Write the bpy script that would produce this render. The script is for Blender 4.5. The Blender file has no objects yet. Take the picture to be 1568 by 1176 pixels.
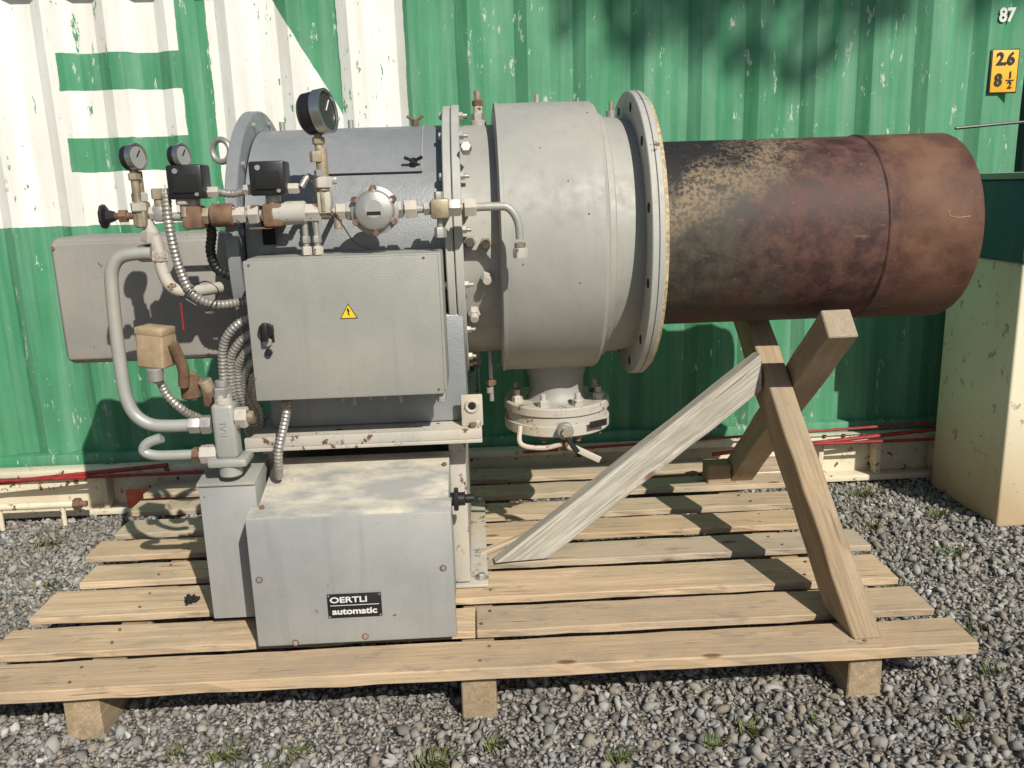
import bpy, bmesh, math, random
import numpy as np
from mathutils import Vector, Matrix
random.seed(7); rng=np.random.default_rng(7)
S=bpy.context.scene
S.view_settings.view_transform='Standard'; S.view_settings.look='None'; S.view_settings.exposure=0
COL=bpy.context.collection
pi=math.pi

# ------------------------------------------------------------------ node helper
class NT:
    def __init__(s,name,rough=0.6,metal=0.0,spec=0.5):
        s.m=bpy.data.materials.new(name); s.m.use_nodes=True
        s.t=s.m.node_tree; s.n=s.t.nodes; s.b=s.n['Principled BSDF']
        s.b.inputs['Roughness'].default_value=rough; s.b.inputs['Metallic'].default_value=metal
        s.b.inputs['Specular IOR Level'].default_value=spec
        s.tc=s.n.new('ShaderNodeTexCoord')
    def link(s,a,b): s.t.links.new(a,b)
    def _in(s,sock,v):
        if isinstance(v,bpy.types.NodeSocket): s.link(v,sock)
        else:
            if isinstance(v,(tuple,list)) and len(v)==3 and sock.type=='RGBA': v=(*v,1)
            sock.default_value=v
    def obj(s): return s.tc.outputs['Object']
    def math(s,op,a,b=0.0,clamp=False):
        n=s.n.new('ShaderNodeMath'); n.operation=op; n.use_clamp=clamp
        s._in(n.inputs[0],a); s._in(n.inputs[1],b); return n.outputs[0]
    def map(s,v,scale=(1,1,1),loc=(0,0,0)):
        n=s.n.new('ShaderNodeMapping'); s._in(n.inputs[0],v); s._in(n.inputs[1],loc); n.inputs[3].default_value=scale; return n.outputs[0]
    def sep(s,v):
        n=s.n.new('ShaderNodeSeparateXYZ'); s._in(n.inputs[0],v); return n.outputs
    def noise(s,v,scale=5,detail=4,rough=0.55,dist=0.0):
        n=s.n.new('ShaderNodeTexNoise'); s._in(n.inputs['Vector'],v); n.inputs['Scale'].default_value=scale
        n.inputs['Detail'].default_value=detail; n.inputs['Roughness'].default_value=rough; n.inputs['Distortion'].default_value=dist
        return n.outputs[0]
    def voro(s,v,scale=5,feat='F1'):
        n=s.n.new('ShaderNodeTexVoronoi'); n.feature=feat; s._in(n.inputs['Vector'],v); n.inputs['Scale'].default_value=scale; return n.outputs
    def rng(s,v,a,b,c=0.0,d=1.0):
        n=s.n.new('ShaderNodeMapRange'); s._in(n.inputs[0],v); n.inputs[1].default_value=a; n.inputs[2].default_value=b
        n.inputs[3].default_value=c; n.inputs[4].default_value=d; return n.outputs[0]
    def mix(s,f,a,b,mode='MIX'):
        n=s.n.new('ShaderNodeMix'); n.data_type='RGBA'; n.blend_type=mode
        s._in(n.inputs[0],f); s._in(n.inputs[6],a); s._in(n.inputs[7],b); return n.outputs[2]
    def color(s,v): s._in(s.b.inputs['Base Color'],v)
    def rough(s,v): s._in(s.b.inputs['Roughness'],v)
    def bump(s,h,strength=0.3,dist=0.01):
        n=s.n.new('ShaderNodeBump'); s._in(n.inputs['Height'],h); n.inputs['Strength'].default_value=strength; n.inputs['Distance'].default_value=dist
        s.link(n.outputs[0],s.b.inputs['Normal'])
    def between(s,x,a,b):
        return s.math('MULTIPLY',s.math('GREATER_THAN',x,a),s.math('LESS_THAN',x,b))

def paint(name,c,dirt=(0.34,0.29,0.22),rough=0.5,metal=0.0,bump=0.25,chips=0.0,dust=0.35,fine=260,spec=.45,streak=.25):
    t=NT(name,rough,metal,spec); o=t.obj()
    n1=t.noise(o,3.0,5); n2=t.noise(o,30,3)
    c1=t.mix(t.rng(n1,.3,.75),tuple(x*.84 for x in c),tuple(min(1,x*1.14) for x in c))
    c2=t.mix(t.math('MULTIPLY',t.rng(n1,.50,.78),dust),c1,dirt)
    c2=t.mix(t.rng(n2,.60,.8,0,.3),c2,tuple(x*.65 for x in c))
    if streak>0:
        ns=t.noise(t.map(o,(14,14,1.1)),1.6,4,.6); c2=t.mix(t.rng(ns,.54,.74,0,streak),c2,tuple(x*.55 for x in c))
    if chips>0:
        n3=t.noise(o,22,6,.7); c2=t.mix(t.rng(n3,.70-chips*.1,.72-chips*.1),c2,(0.13,.06,.03))
        n4=t.noise(o,7,6,.75); c2=t.mix(t.rng(n4,.66-chips*.05,.72-chips*.05,0,.7),c2,(.24,.14,.07))
    t.color(c2); t.rough(t.rng(n2,.3,.7,rough-.08,rough+.12))
    t.bump(t.noise(o,fine,2),bump,.002)
    return t.m

def plain(name,c,rough=.5,metal=0.0,var=.2,scale=25):
    t=NT(name,rough,metal); n=t.noise(t.obj(),scale,4)
    t.color(t.mix(t.rng(n,.3,.7),tuple(x*(1-var) for x in c),tuple(min(1,x*(1+var)) for x in c)))
    t.bump(n,.15,.003); return t.m

M={}
M['housing']=paint('hammertone_blue_grey',(.265,.278,.285),rough=.42,metal=.2,bump=.5,dust=.3,fine=170,streak=.2)
M['drum']=paint('silver_grey_paint',(.350,.345,.310),rough=.58,metal=.08,bump=.15,dust=.4,streak=.22)
M['flange']=paint('worn_flange_paint',(.43,.43,.39),rough=.6,metal=.05,bump=.2,chips=.5,dust=.7)
M['cab']=paint('cabinet_hammertone',(.305,.303,.27),rough=.52,metal=.03,bump=.5,dust=.25,chips=.0,fine=220,streak=.22)
M['box']=paint('box_hammertone',(.33,.333,.318),rough=.48,metal=.05,bump=.5,dust=.25,chips=.15,fine=220)
M['damper']=paint('damper_paint',(.29,.275,.245),rough=.55,metal=.0,bump=.3,chips=.3)
M['platform']=paint('platform_paint',(.46,.43,.37),rough=.65,bump=.3,chips=1.0,dust=1.0,dirt=(.5,.40,.27))
M['steel']=paint('galvanised_steel',(.42,.41,.38),rough=.42,metal=.55,bump=.2,dust=.8,dirt=(.38,.29,.2))
M['pipe']=paint('grey_painted_pipe',(.38,.38,.35),rough=.45,metal=.2,bump=.2,dust=.8,dirt=(.42,.34,.23))
M['brass']=plain('tarnished_brass',(.34,.28,.19),.5,.4,.35)
M['rust']=plain('rusty_fitting',(.17,.10,.06),.8,.1,.4)
M['black']=plain('black_plastic',(.014,.014,.015),.4)
M['dark']=plain('dark_hole',(.01,.01,.01),.9)
M['glass']=plain('gauge_glass',(.05,.05,.048),.10,0,.05)
M['dial']=plain('gauge_dial',(.30,.30,.28),.3,0,.05)
M['chrome']=plain('chrome_bezel',(.5,.5,.48),.25,.9,.1)
M['flex']=plain('flex_conduit',(.36,.34,.30),.42,.5,.25,60)
M['tan']=plain('tan_pressure_switch',(.38,.28,.17),.6)
M['yellow']=plain('warning_yellow',(.80,.52,.01),.5,0,.05)
M['label']=plain('label_orange_yellow',(.80,.43,.03),.5,0,.06)
M['txtwhite']=plain('white_lettering',(.65,.65,.62),.5,0,.05)
M['txtblack']=plain('black_lettering',(.015,.015,.015),.5,0,.05)
M['gasket']=plain('tan_rope_gasket',(.42,.33,.20),.9,0,.45,90)
M['red']=plain('red_painted_steel',(.26,.018,.018),.55,0,.4)
M['cream']=paint('cream_painted_steel',(.70,.63,.47),rough=.6,chips=.9,dust=.6,dirt=(.40,.27,.15))
M['orange']=plain('faded_orange_red',(.70,.14,.07),.6)

# rusty flame tube
t=NT('rusty_flame_tube',.66,.0,.35); o=t.obj(); x,y,z=t.sep(o)
n1=t.noise(o,4,6,.62); n2=t.noise(o,16,6,.7); n3=t.noise(o,70,3,.65); nb=t.noise(t.map(o,(5,.8,.8)),1.6,3)
rust=t.mix(t.rng(n1,.38,.64),(.065,.026,.017),(.155,.080,.048))
purple=t.mix(t.rng(n2,.40,.64),(.050,.024,.022),(.120,.058,.045))
c=t.mix(t.rng(t.math('ADD',x,t.math('MULTIPLY',n1,.3)),1.50,1.62),purple,rust)
grey=t.mix(t.rng(n2,.38,.65),(.034,.031,.026),(.085,.070,.050))
c=t.mix(t.rng(t.math('ADD',x,t.math('MULTIPLY',nb,.7)),1.32,1.50),grey,c)
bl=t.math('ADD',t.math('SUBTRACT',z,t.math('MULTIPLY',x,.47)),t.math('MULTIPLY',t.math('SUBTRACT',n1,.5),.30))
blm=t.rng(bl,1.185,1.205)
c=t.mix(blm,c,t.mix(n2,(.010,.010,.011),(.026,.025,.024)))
below=t.rng(bl,1.05,1.16); ab=t.rng(bl,1.24,1.185); xl=t.rng(x,1.25,1.05)
fl=t.math('MULTIPLY',t.math('MULTIPLY',below,ab),t.rng(t.math('ADD',n3,t.math('MULTIPLY',n2,.35)),.64,.69),True)
c=t.mix(t.math('MULTIPLY',t.math('MULTIPLY',fl,xl),.75),c,(.24,.18,.11))
tanm=t.math('MULTIPLY',t.math('MULTIPLY',below,t.rng(bl,1.20,1.14)),t.rng(n1,.44,.60),True); c=t.mix(t.math('MULTIPLY',t.math('MULTIPLY',tanm,xl),.5),c,(.19,.14,.09))
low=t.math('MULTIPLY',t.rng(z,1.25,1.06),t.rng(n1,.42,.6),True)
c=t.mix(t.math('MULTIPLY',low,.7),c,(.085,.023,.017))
sp=t.rng(t.noise(o,60,3,.6),.66,.70); c=t.mix(t.math('MULTIPLY',sp,.45),c,(.22,.12,.07))
wl=t.rng(t.noise(t.map(o,(2,9,9)),3,5,.7),.66,.70); c=t.mix(t.math('MULTIPLY',wl,.35),c,(.24,.18,.14))
t.color(c); t.rough(t.rng(n2,.3,.7,.55,.75)); t.bump(t.math('ADD',n2,t.math('MULTIPLY',n3,.5)),.4,.004); M['tube']=t.m

# dusty top of box
t=NT('dusty_top',.7); o=t.obj(); n1=t.noise(t.map(o,(1,2.2,2)),4.5,6,.6); n2=t.noise(o,40,4)
c=t.mix(t.rng(n1,.42,.60),(.31,.31,.29),(.58,.53,.42)); c=t.mix(t.rng(n2,.58,.75,0,.6),c,(.34,.29,.22))
t.color(c); t.bump(t.noise(o,200,2),.3,.002); M['boxtop']=t.m

def wood(name,ca,cb,knots=True,grain=1.0,dirt=.5):
    t=NT(name,.8,0,.18); oi=t.n.new('ShaderNodeObjectInfo'); r=oi.outputs['Random']
    cx=t.n.new('ShaderNodeCombineXYZ'); t._in(cx.inputs[0],t.math('MULTIPLY',r,37)); t._in(cx.inputs[1],t.math('MULTIPLY',r,11)); t._in(cx.inputs[2],t.math('MULTIPLY',r,5))
    v=t.n.new('ShaderNodeVectorMath'); v.operation='ADD'; t.link(t.obj(),v.inputs[0]); t.link(cx.outputs[0],v.inputs[1]); o=v.outputs[0]
    k=t.voro(t.map(o,(2.6,7,7)),1.0)[0]
    warp=t.rng(k,0,.35,1.0,0)
    w2=t.n.new('ShaderNodeVectorMath'); w2.operation='ADD'; t.link(t.map(o,(.8,20,20)),w2.inputs[0])
    cc=t.n.new('ShaderNodeCombineXYZ'); t._in(cc.inputs[1],t.math('MULTIPLY',warp,1.8)); t.link(cc.outputs[0],w2.inputs[1])
    g=t.noise(w2.outputs[0],1.6,5,.62,.7); g2=t.noise(t.map(o,(4,150,150)),1,3,.6)
    c=t.mix(t.rng(g,.38,.62),ca,cb)
    c=t.mix(t.rng(g2,.38,.72,0,.55*grain),c,tuple(q*.5 for q in cb))
    r2=t.math('FRACT',t.math('MULTIPLY',r,7.31))
    c=t.mix(t.rng(r2,.25,1,0,.6),c,tuple(q*.78 for q in cb))
    gy=(.37,.33,.265); c=t.mix(t.rng(r,.35,1,0,.6),c,gy)
    st=t.noise(t.map(o,(1.2,2.5,2.5)),2.4,6,.68); c=t.mix(t.rng(st,.46,.68,0,dirt),c,(.29,.245,.185))
    st2=t.noise(t.map(o,(3,9,9)),2.4,5,.7); c=t.mix(t.rng(st2,.57,.68,0,dirt*.9),c,(.20,.16,.12))
    if knots:
        kk=t.rng(k,.05,.095,1,0); c=t.mix(t.math('MULTIPLY',kk,.85),c,(.15,.07,.03))
    dk=t.rng(t.noise(t.map(o,(2.0,60,60)),1.2,2),.66,.72); c=t.mix(t.math('MULTIPLY',dk,.65),c,(.09,.065,.045))
    t.color(c); t.bump(t.math('ADD',g,g2),.5,.003); return t.m
M['wood']=wood('pallet_pine',(.66,.515,.345),(.54,.385,.235),dirt=.6)
M['wood2']=wood('trestle_timber',(.50,.385,.25),(.33,.235,.14))
M['woodgrey']=wood('weathered_timber',(.56,.53,.46),(.42,.385,.32),grain=1.5,dirt=.3)

# ------------------------------------------------------------------ geometry builder
def basis(d,up=Vector((0,0,1))):
    d=Vector(d).normalized()
    if abs(d.dot(up))>.98: up=Vector((0,1,0))
    a=up.cross(d).normalized(); b=d.cross(a); return a,b,d
class Part:
    def __init__(s): s.v=[];s.f=[];s.mi=[];s.mats=[]
    def m(s,k):
        mm=M[k]
        if mm not in s.mats: s.mats.append(mm)
        return s.mats.index(mm)
    def add(s,vs,fs,k):
        o=len(s.v); s.v+= [tuple(q) for q in vs]; i=s.m(k)
        for f in fs: s.f.append([a+o for a in f]); s.mi.append(i)
    def bm(s,bm,k,mat=None):
        bm.verts.index_update()
        s.add([(mat@v.co if mat else v.co) for v in bm.verts],[[v.index for v in f.verts] for f in bm.faces],k); bm.free()
    def box(s,x0,x1,y0,y1,z0,z1,k,bev=.003,seg=2,mat=None):
        bm=bmesh.new(); bmesh.ops.create_cube(bm,size=1)
        for v in bm.verts: v.co=Vector(((x0+x1)/2+v.co.x*(x1-x0),(y0+y1)/2+v.co.y*(y1-y0),(z0+z1)/2+v.co.z*(z1-z0)))
        if bev>0: bmesh.ops.bevel(bm,geom=bm.edges[:]+bm.verts[:],offset=bev,segments=seg,profile=.5,affect='EDGES')
        s.bm(bm,k,mat)
    def lathe(s,o,d,prof,k,n=40):
        a,b,d=basis(d); o=Vector(o); vs=[];fs=[]
        for (t,r) in prof:
            for i in range(n):
                th=2*pi*i/n; vs.append(o+d*t+(a*math.cos(th)+b*math.sin(th))*max(r,1e-5))
        for j in range(len(prof)-1):
            for i in range(n):
                i2=(i+1)%n; fs.append([j*n+i,j*n+i2,(j+1)*n+i2,(j+1)*n+i])
        s.add(vs,fs,k)
    def cyl(s,o,d,r,L,k,n=24,bev=None):
        bev=min(r,L)*.12 if bev is None else bev
        s.lathe(o,d,[(0,0),(0,r-bev),(bev,r),(L-bev,r),(L,r-bev),(L,0)],k,n)
    def hexb(s,o,d,r,L,k): 
        s.lathe(o,d,[(0,0),(0,r),(L*.85,r),(L,r*.86),(L,0)],k,6)
    def tube(s,pts,r,k,n=12,smooth=True,corr=0,res=6):
        P=[Vector(p) for p in pts]
        if smooth and len(P)>2:
            Q=[]; E=[P[0]*2-P[1]]+P+[P[-1]*2-P[-2]]
            for i in range(1,len(E)-2):
                for j in range(res):
                    t=j/res; p0,p1,p2,p3=E[i-1:i+3]
                    Q.append(.5*((2*p1)+(p2-p0)*t+(2*p0-5*p1+4*p2-p3)*t*t+(3*p1-p0-3*p2+p3)*t**3))
            Q.append(P[-1]); P=Q
        if corr:
            L=[0]
            for i in range(1,len(P)): L.append(L[-1]+(P[i]-P[i-1]).length)
            m=max(4,int(L[-1]/(corr/2))); Q=[]
            j=0
            for i in range(m+1):
                t=L[-1]*i/m
                while j<len(L)-2 and L[j+1]<t: j+=1
                q=(t-L[j])/max(1e-6,L[j+1]-L[j]); Q.append(P[j].lerp(P[j+1],q))
            P=Q
        vs=[];fs=[];a=None
        for i,p in enumerate(P):
            d=(P[min(i+1,len(P)-1)]-P[max(i-1,0)]).normalized()
            if a is None: a,b,_=basis(d)
            else:
                a=(a-d*a.dot(d)).normalized(); b=d.cross(a)
            rr=r*(1.0 if i%2 else .84) if corr else r
            for q in range(n):
                th=2*pi*q/n; vs.append(p+(a*math.cos(th)+b*math.sin(th))*rr)
        m=len(P)
        for j in range(m-1):
            for i in range(n):
                i2=(i+1)%n; fs.append([j*n+i,j*n+i2,(j+1)*n+i2,(j+1)*n+i])
        fs.append(list(range(n))[::-1]); fs.append([(m-1)*n+i for i in range(n)])
        s.add(vs,fs,k)
    def torus(s,c,nrm,R,r,k,n=28,m=10):
        a,b,d=basis(nrm); c=Vector(c); vs=[];fs=[]
        for i in range(n):
            th=2*pi*i/n; e=a*math.cos(th)+b*math.sin(th)
            for j in range(m):
                ph=2*pi*j/m; vs.append(c+e*(R+r*math.cos(ph))+d*r*math.sin(ph))
        for i in range(n):
            for j in range(m):
                fs.append([i*m+j,((i+1)%n)*m+j,((i+1)%n)*m+(j+1)%m,i*m+(j+1)%m])
        s.add(vs,fs,k)
    def done(s,name,parent=None,smooth=35):
        me=bpy.data.meshes.new(name); me.from_pydata(s.v,[],s.f); me.update()
        for m in s.mats: me.materials.append(m)
        me.polygons.foreach_set('material_index',s.mi)
        bm=bmesh.new(); bm.from_mesh(me); bmesh.ops.recalc_face_normals(bm,faces=bm.faces[:]); bm.to_mesh(me); bm.free()
        me.polygons.foreach_set('use_smooth',[True]*len(me.polygons)); me.set_sharp_from_angle(angle=math.radians(smooth))
        o=bpy.data.objects.new(name,me); COL.objects.link(o)
        if parent: o.parent=parent
        return o
def empty(name,loc=(0,0,0)):
    o=bpy.data.objects.new(name,None); COL.objects.link(o); o.empty_display_size=.2; return o
def text(name,body,size,loc,mat,parent,bold=0.0,sx=1.0,extr=.0006):
    c=bpy.data.curves.new(name,'FONT'); c.body=body; c.size=size; c.extrude=extr; c.offset=bold; c.align_x='CENTER'; c.align_y='CENTER'
    c.materials.append(mat); o=bpy.data.objects.new(name,c); COL.objects.link(o); o.location=loc; o.rotation_euler=(pi/2,0,0); o.scale=(sx,1,1); o.parent=parent
    return o

# ================================================================== BURNER
B=empty('industrial_burner')
CY,CZ=3.15,1.365
AX=(0,CY,CZ); X=(1,0,0)
def onr(x,r,deg): # deg 0 = towards -Y, 90 = up
    a=math.radians(deg); return (x,CY-r*math.cos(a),CZ+r*math.sin(a))
p=Part()
p.lathe(AX,X,[(-.72,.0),(-.72,.405),(-.40,.408),(-.1,.408),(-.06,.408)],'housing',96)
p.done('burner_housing',B,30)
p=Part()
p.lathe(AX,X,[(-.765,.0),(-.765,.468),(-.762,.472),(-.728,.472),(-.725,.468),(-.725,.40)],'housing',96)
p.lathe(AX,X,[(-.79,0),(-.79,.30),(-.765,.31)],'housing',64)
for i in range(12):
    q=onr(-.725,.44,i*30+10); p.hexb(q,X,.011,.010,'housing')
p.done('rear_flange',B)
p=Part()
for x0,x1,r in((-.092,-.066,.472),(-.063,-.036,.475)):
    p.lathe(AX,X,[(x0,.38),(x0,r-.003),(x0+.003,r),(x1-.003,r),(x1,r-.003),(x1,.38)],'flange',96)
for i in range(16):
    d=i*22.5+8
    q=onr(-.036,.445,d); p.hexb(q,X,.013,.014,'steel'); p.cyl(q,X,.007,.028,'steel',10)
    q=onr(-.092,.445,d); p.hexb(q,(-1,0,0),.013,.012,'steel')
p.done('middle_flange',B)
p=Part()
p.lathe(AX,X,[(-.04,.405),(.085,.405)],'drum',96)
p.lathe(AX,X,[(.43,.425),(.50,.42),(.556,.41)],'drum',96)
p.lathe(AX,X,[(.425,.44),(.452,.435),(.456,.425),(.456,.41)],'drum',96)
p.done('air_duct_section',B,30)
p=Part()
p.lathe(AX,X,[(.08,.30),(.08,.458),(.083,.467),(.092,.475),(.25,.477),(.415,.475),(.426,.468),(.43,.458),(.43,.30)],'drum',128)
p.lathe(AX,X,[(.084,.4765),(.0855,.4785),(.096,.4785),(.098,.4765)],'drum',128)
for x,dg in ((.30,25),(.36,12),(.22,40),(.39,62),(.15,-6),(.33,-14)):
    p.cyl(onr(x,.4755,dg),Vector(onr(0,1,dg))-Vector(AX),.003,.0015,'rust',8,0)
p.done('gas_ring_drum',B,30)
p=Part()
p.lathe(AX,X,[(.552,.33),(.552,.503),(.555,.506),(.572,.506),(.574,.503)],'flange',128)
p.lathe(AX,X,[(.574,.500),(.577,.506),(.592,.506),(.595,.502),(.595,.33)],'flange',128)
p.lathe(AX,X,[(.595,.345),(.595,.494),(.609,.490),(.612,.345)],'gasket',96)
for i in range(12):
    p.cyl(onr(.5535,.46,i*30+14),(-1,0,0),.016,.0035,'dark',16,0)
p.done('mounting_flange',B)
p=Part()
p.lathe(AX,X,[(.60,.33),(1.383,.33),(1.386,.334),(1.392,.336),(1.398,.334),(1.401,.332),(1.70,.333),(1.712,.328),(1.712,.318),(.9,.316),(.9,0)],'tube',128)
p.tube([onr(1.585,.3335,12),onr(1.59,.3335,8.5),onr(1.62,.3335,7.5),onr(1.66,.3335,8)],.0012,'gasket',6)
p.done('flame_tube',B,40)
# saddle + platform + stand
p=Part()
p.box(-.69,-.045,2.725,3.575,.803,1.16,'housing',.008)
p.done('saddle_casing',B)
p=Part()
p.box(-.755,.0,2.62,3.68,.755,.768,'platform',.003)
p.box(-.755,.0,2.62,2.632,.768,.802,'platform',.003)
p.box(-.012,.0,2.634,3.68,.7685,.80,'platform',.003)
p.box(-.755,-.743,2.634,3.68,.7685,.80,'platform',.003)
p.box(-.742,-.014,2.634,3.66,.768,.800,'platform',.002)
for (x,y) in ((-.03,2.66),(-.03,3.60)):
    p.box(x-.035,x+.035,y,y+.012,.80,.905,'platform',.004)
    p.torus((x,y-.001,.868),(0,1,0),.018,.006,'platform')
    p.cyl((x,y-.0015,.868),(0,-1,0),.013,.001,'dark',16,0)
p.hexb((-.012,2.665,.80),(0,0,1),.013,.018,'steel')
for (x,y) in ((-.03,2.66),(-.03,3.55)): p.hexb((x+.0,y-.02,.803),(0,0,1),.011,.014,'rust')
p.done('base_platform',B)
p=Part()
for x0,x1 in ((-.735,-.68),(-.115,-.06)):
    p.box(x0,x1,2.75,2.762,.21,.755,'platform',.003)
    p.box(x0,x1,3.55,3.562,.21,.755,'platform',.003)
    xx=x1-.01
    p.box(xx+.0005,xx+.010,2.7625,3.5495,.22,.754,'drum',.002)
    p.box(x0-.0,x1+.06,2.74,3.60,.191,.203,'platform',.003)
for y in (2.79,3.56):
    p.hexb((-.022,y,.203),(0,0,1),.015,.018,'steel')
    p.lathe((-.022,y,.203),(0,0,1),[(0,.024),(.003,.024),(.003,0)],'steel',20)
p.box(-.68,-.11,3.5495,3.5615,.30,.70,'drum',.003)
p.done('support_stand',B)
# damper box at the rear end
p=Part()
p.box(-1.47,-.80,3.02,3.30,.985,1.43,'damper',.035,5)
p.box(-1.455,-.80,3.012,3.04,1.0,1.415,'damper',.012,3)
p.hexb((-1.445,3.02,1.395),(0,-1,0),.007,.012,'rust')
p.done('air_damper_box',B)
# lower box: sloped lid
p=Part()
def prism(p,x0,x1,prof,k,ktop=None):
    n=len(prof); vs=[(x0,y,z) for y,z in prof]+[(x1,y,z) for y,z in prof]
    bm=bmesh.new(); V=[bm.verts.new(v) for v in vs]
    bm.faces.new(V[:n]); bm.faces.new(V[n:][::-1])
    for i in range(n): bm.faces.new((V[i],V[(i+1)%n],V[n+(i+1)%n],V[n+i]))
    bmesh.ops.recalc_face_normals(bm,faces=bm.faces[:]); bmesh.ops.bevel(bm,geom=bm.edges[:],offset=.004,segments=2,profile=.5,affect='EDGES')
    bm.normal_update(); bm.verts.index_update()
    if ktop:
        o=len(p.v); p.v+=[tuple(v.co) for v in bm.verts]; a=p.m(k); b=p.m(ktop)
        for f in bm.faces: p.f.append([v.index+o for v in f.verts]); p.mi.append(b if f.normal.z>.6 else a)
        bm.free()
    else: p.bm(bm,k)
prism(p,-.695,-.112,[(2.425,.20),(2.425,.605),(2.745,.695),(2.745,.20)],'box','boxtop')
p.box(-.715,-.103,2.40,2.424,.196,.612,'box',.005)
prism(p,-.716,-.102,[(2.412,.603),(2.402,.612),(2.47,.632),(2.47,.625)],'box','boxtop')
for (x,z) in ((-.69,.42),(-.135,.43),(-.385,.215),(-.60,.205)):
    p.hexb((x,2.40,z),(0,-1,0),.0075,.006,'steel'); p.cyl((x,2.4005,z),(0,-1,0),.011,.002,'rust',14)
p.hexb((-.128,2.66,.672),(0,-.25,1),.008,.008,'rust'); p.hexb((-.675,2.455,.628),(0,-.25,1),.008,.008,'rust')
p.cyl((-.113,2.60,.575),X,.022,.05,'black',16); p.cyl((-.063,2.60,.575),X,.015,.03,'black',16); p.box(-.10,-.085,2.57,2.63,.545,.605,'black',.003)
p.done('lower_motor_box',B)
p=Part(); p.box(-.492,-.328,2.3965,2.3995,.283,.362,'black',.0008)
for sx in(-.487,-.333):
    for sz in(.288,.357): p.cyl((sx,2.3965,sz),(0,-1,0),.003,.0015,'steel',8,0)
p.done('nameplate',B)
text('nameplate_lettering','OERTLI',.026,(-.427,2.3955,.342),M['txtwhite'],B,.0006,1.35)
text('nameplate_lettering','automatic',.028,(-.411,2.3955,.304),M['txtwhite'],B,.0008,1.22)
p=Part(); p.box(-.484,-.336,2.3958,2.3964,.3235,.3253,'txtwhite',0); p.done('nameplate_rule',B)
# side box
p=Part()
prism(p,-.895,-.718,[(2.56,.215),(2.56,.672),(2.75,.70),(2.75,.215)],'box')
prism(p,-.90,-.716,[(2.553,.668),(2.553,.678),(2.76,.709),(2.76,.698)],'cab')
p.cyl((-.735,2.56,.53),(0,-1,0),.012,.02,'platform',14)
p.done('side_valve_box',B)
# control cabinet
p=Part()
p.box(-.668,-.100,2.525,2.72,.955,1.372,'cab',.006)
p.box(-.672,-.108,2.500,2.523,.950,1.368,'cab',.005)
p.box(-.64,-.60,2.4975,2.499,1.128,1.18,'black',.0005)
p.cyl((-.62,2.499,1.165),(0,-1,0),.022,.018,'black',20); p.box(-.628,-.612,2.466,2.482,1.135,1.19,'black',.004)
p.cyl((-.62,2.499,1.13),(0,-1,0),.013,.012,'steel',16); p.hexb((-.62,2.499,1.098),(0,-1,0),.012,.012,'black')
for i,x in enumerate((-.43,-.395,-.345,-.30,-.25)):
    p.hexb((x,2.60+.01*(i%2),.955),(0,0,-1),.011 if i!=2 else .008,.018,'steel'); p.cyl((x,2.60,.94),(0,0,-1),.007,.022+.015*(i%3==1),'steel',10)
p.box(-.135,-.108,2.56,2.63,.905,.955,'cab',.008)
for x,z in ((-.655,1.355),(-.15,1.36),(-.125,.965),(-.668,1.02)):
    p.cyl((x,2.4995,z),(0,-1,0),.004,.0012,'rust',9,0)
p.done('control_cabinet',B)
p=Part()
def tri(p,cx,cz,s,y,k,t=.0008):
    vs=[]
    for yy in (y,y-t):
        for a in (90,210,330):
            vs.append((cx+s*math.cos(math.radians(a)),yy,cz+s*math.sin(math.radians(a))))
    p.add(vs,[[0,1,2],[3,5,4],[0,1,4,3],[1,2,5,4],[2,0,3,5]],k)
tri(p,-.378,1.205,.030,2.4995,'black'); tri(p,-.378,1.205,.0255,2.4985,'yellow')
L=[(-.001,.018),(.004,.006),(.001,.005),(.004,-.009),(-.004,.001),(-.001,.002),(-.005,.012)]
vs=[(-.378+a,2.4972,1.205+b) for a,b in L]; p.add(vs,[list(range(len(L)))],'black')
p.done('warning_sign',B)
# gas inlet neck and butterfly valve flange
p=Part(); GX,GY=.29,3.15
p.lathe((GX,GY,0),(0,0,1),[(.95,.118),(.87,.112),(.85,.104),(.80,.102),(.775,.112),(.768,.12)],'drum',48)
p.lathe((GX,GY,0),(0,0,1),[(.768,.05),(.768,.197),(.764,.2),(.737,.2),(.734,.197),(.734,.1)],'platform',64)
p.lathe((GX,GY,0),(0,0,1),[(.732,.1),(.731,.192),(.700,.192),(.698,.2),(.664,.2),(.660,.196),(.660,.1),(.650,.1),(.650,0)],'platform',64)
for i in range(8):
    a=math.radians(i*45+22.5); cx,cy=GX+.165*math.cos(a),GY+.165*math.sin(a)
    p.hexb((cx,cy,.768),(0,0,1),.021,.024,'platform'); p.cyl((cx,cy,.78),(0,0,1),.011,.035,'platform',12)
    p.cyl((cx,cy,.662),(0,0,-1),.010,.03,'rust',12); p.hexb((cx,cy,.662),(0,0,-1),.018,.018,'rust')
p.box(.385,.465,2.972,2.976,.690,.715,'black',.001,mat=Matrix.Translation((.425,2.974,.70))@Matrix.Rotation(math.radians(32),4,'Z')@Matrix.Translation((-.425,-2.974,-.70)))
p.cyl((.30,2.97,.69),(0,-1,0),.030,.05,'steel',18); p.hexb((.30,2.92,.69),(0,-1,0),.018,.02,'brass')
p.tube([(.29,2.915,.70),(.315,2.905,.655),(.34,2.90,.62)],.010,'black',8); p.box(.30,.43,2.90,2.906,.606,.630,'platform',.002,mat=Matrix.Translation((.36,2.9,.62))@Matrix.Rotation(math.radians(28),4,'Y')@Matrix.Translation((-.36,-2.9,-.62)))
p.tube([(.14,2.99,.70),(.14,2.96,.64),(.22,2.95,.625),(.29,2.94,.64)],.009,'platform',8)
p.box(.275,.325,2.95,2.99,.61,.66,'rust',.004)
p.done('gas_inlet_valve',B)
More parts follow.
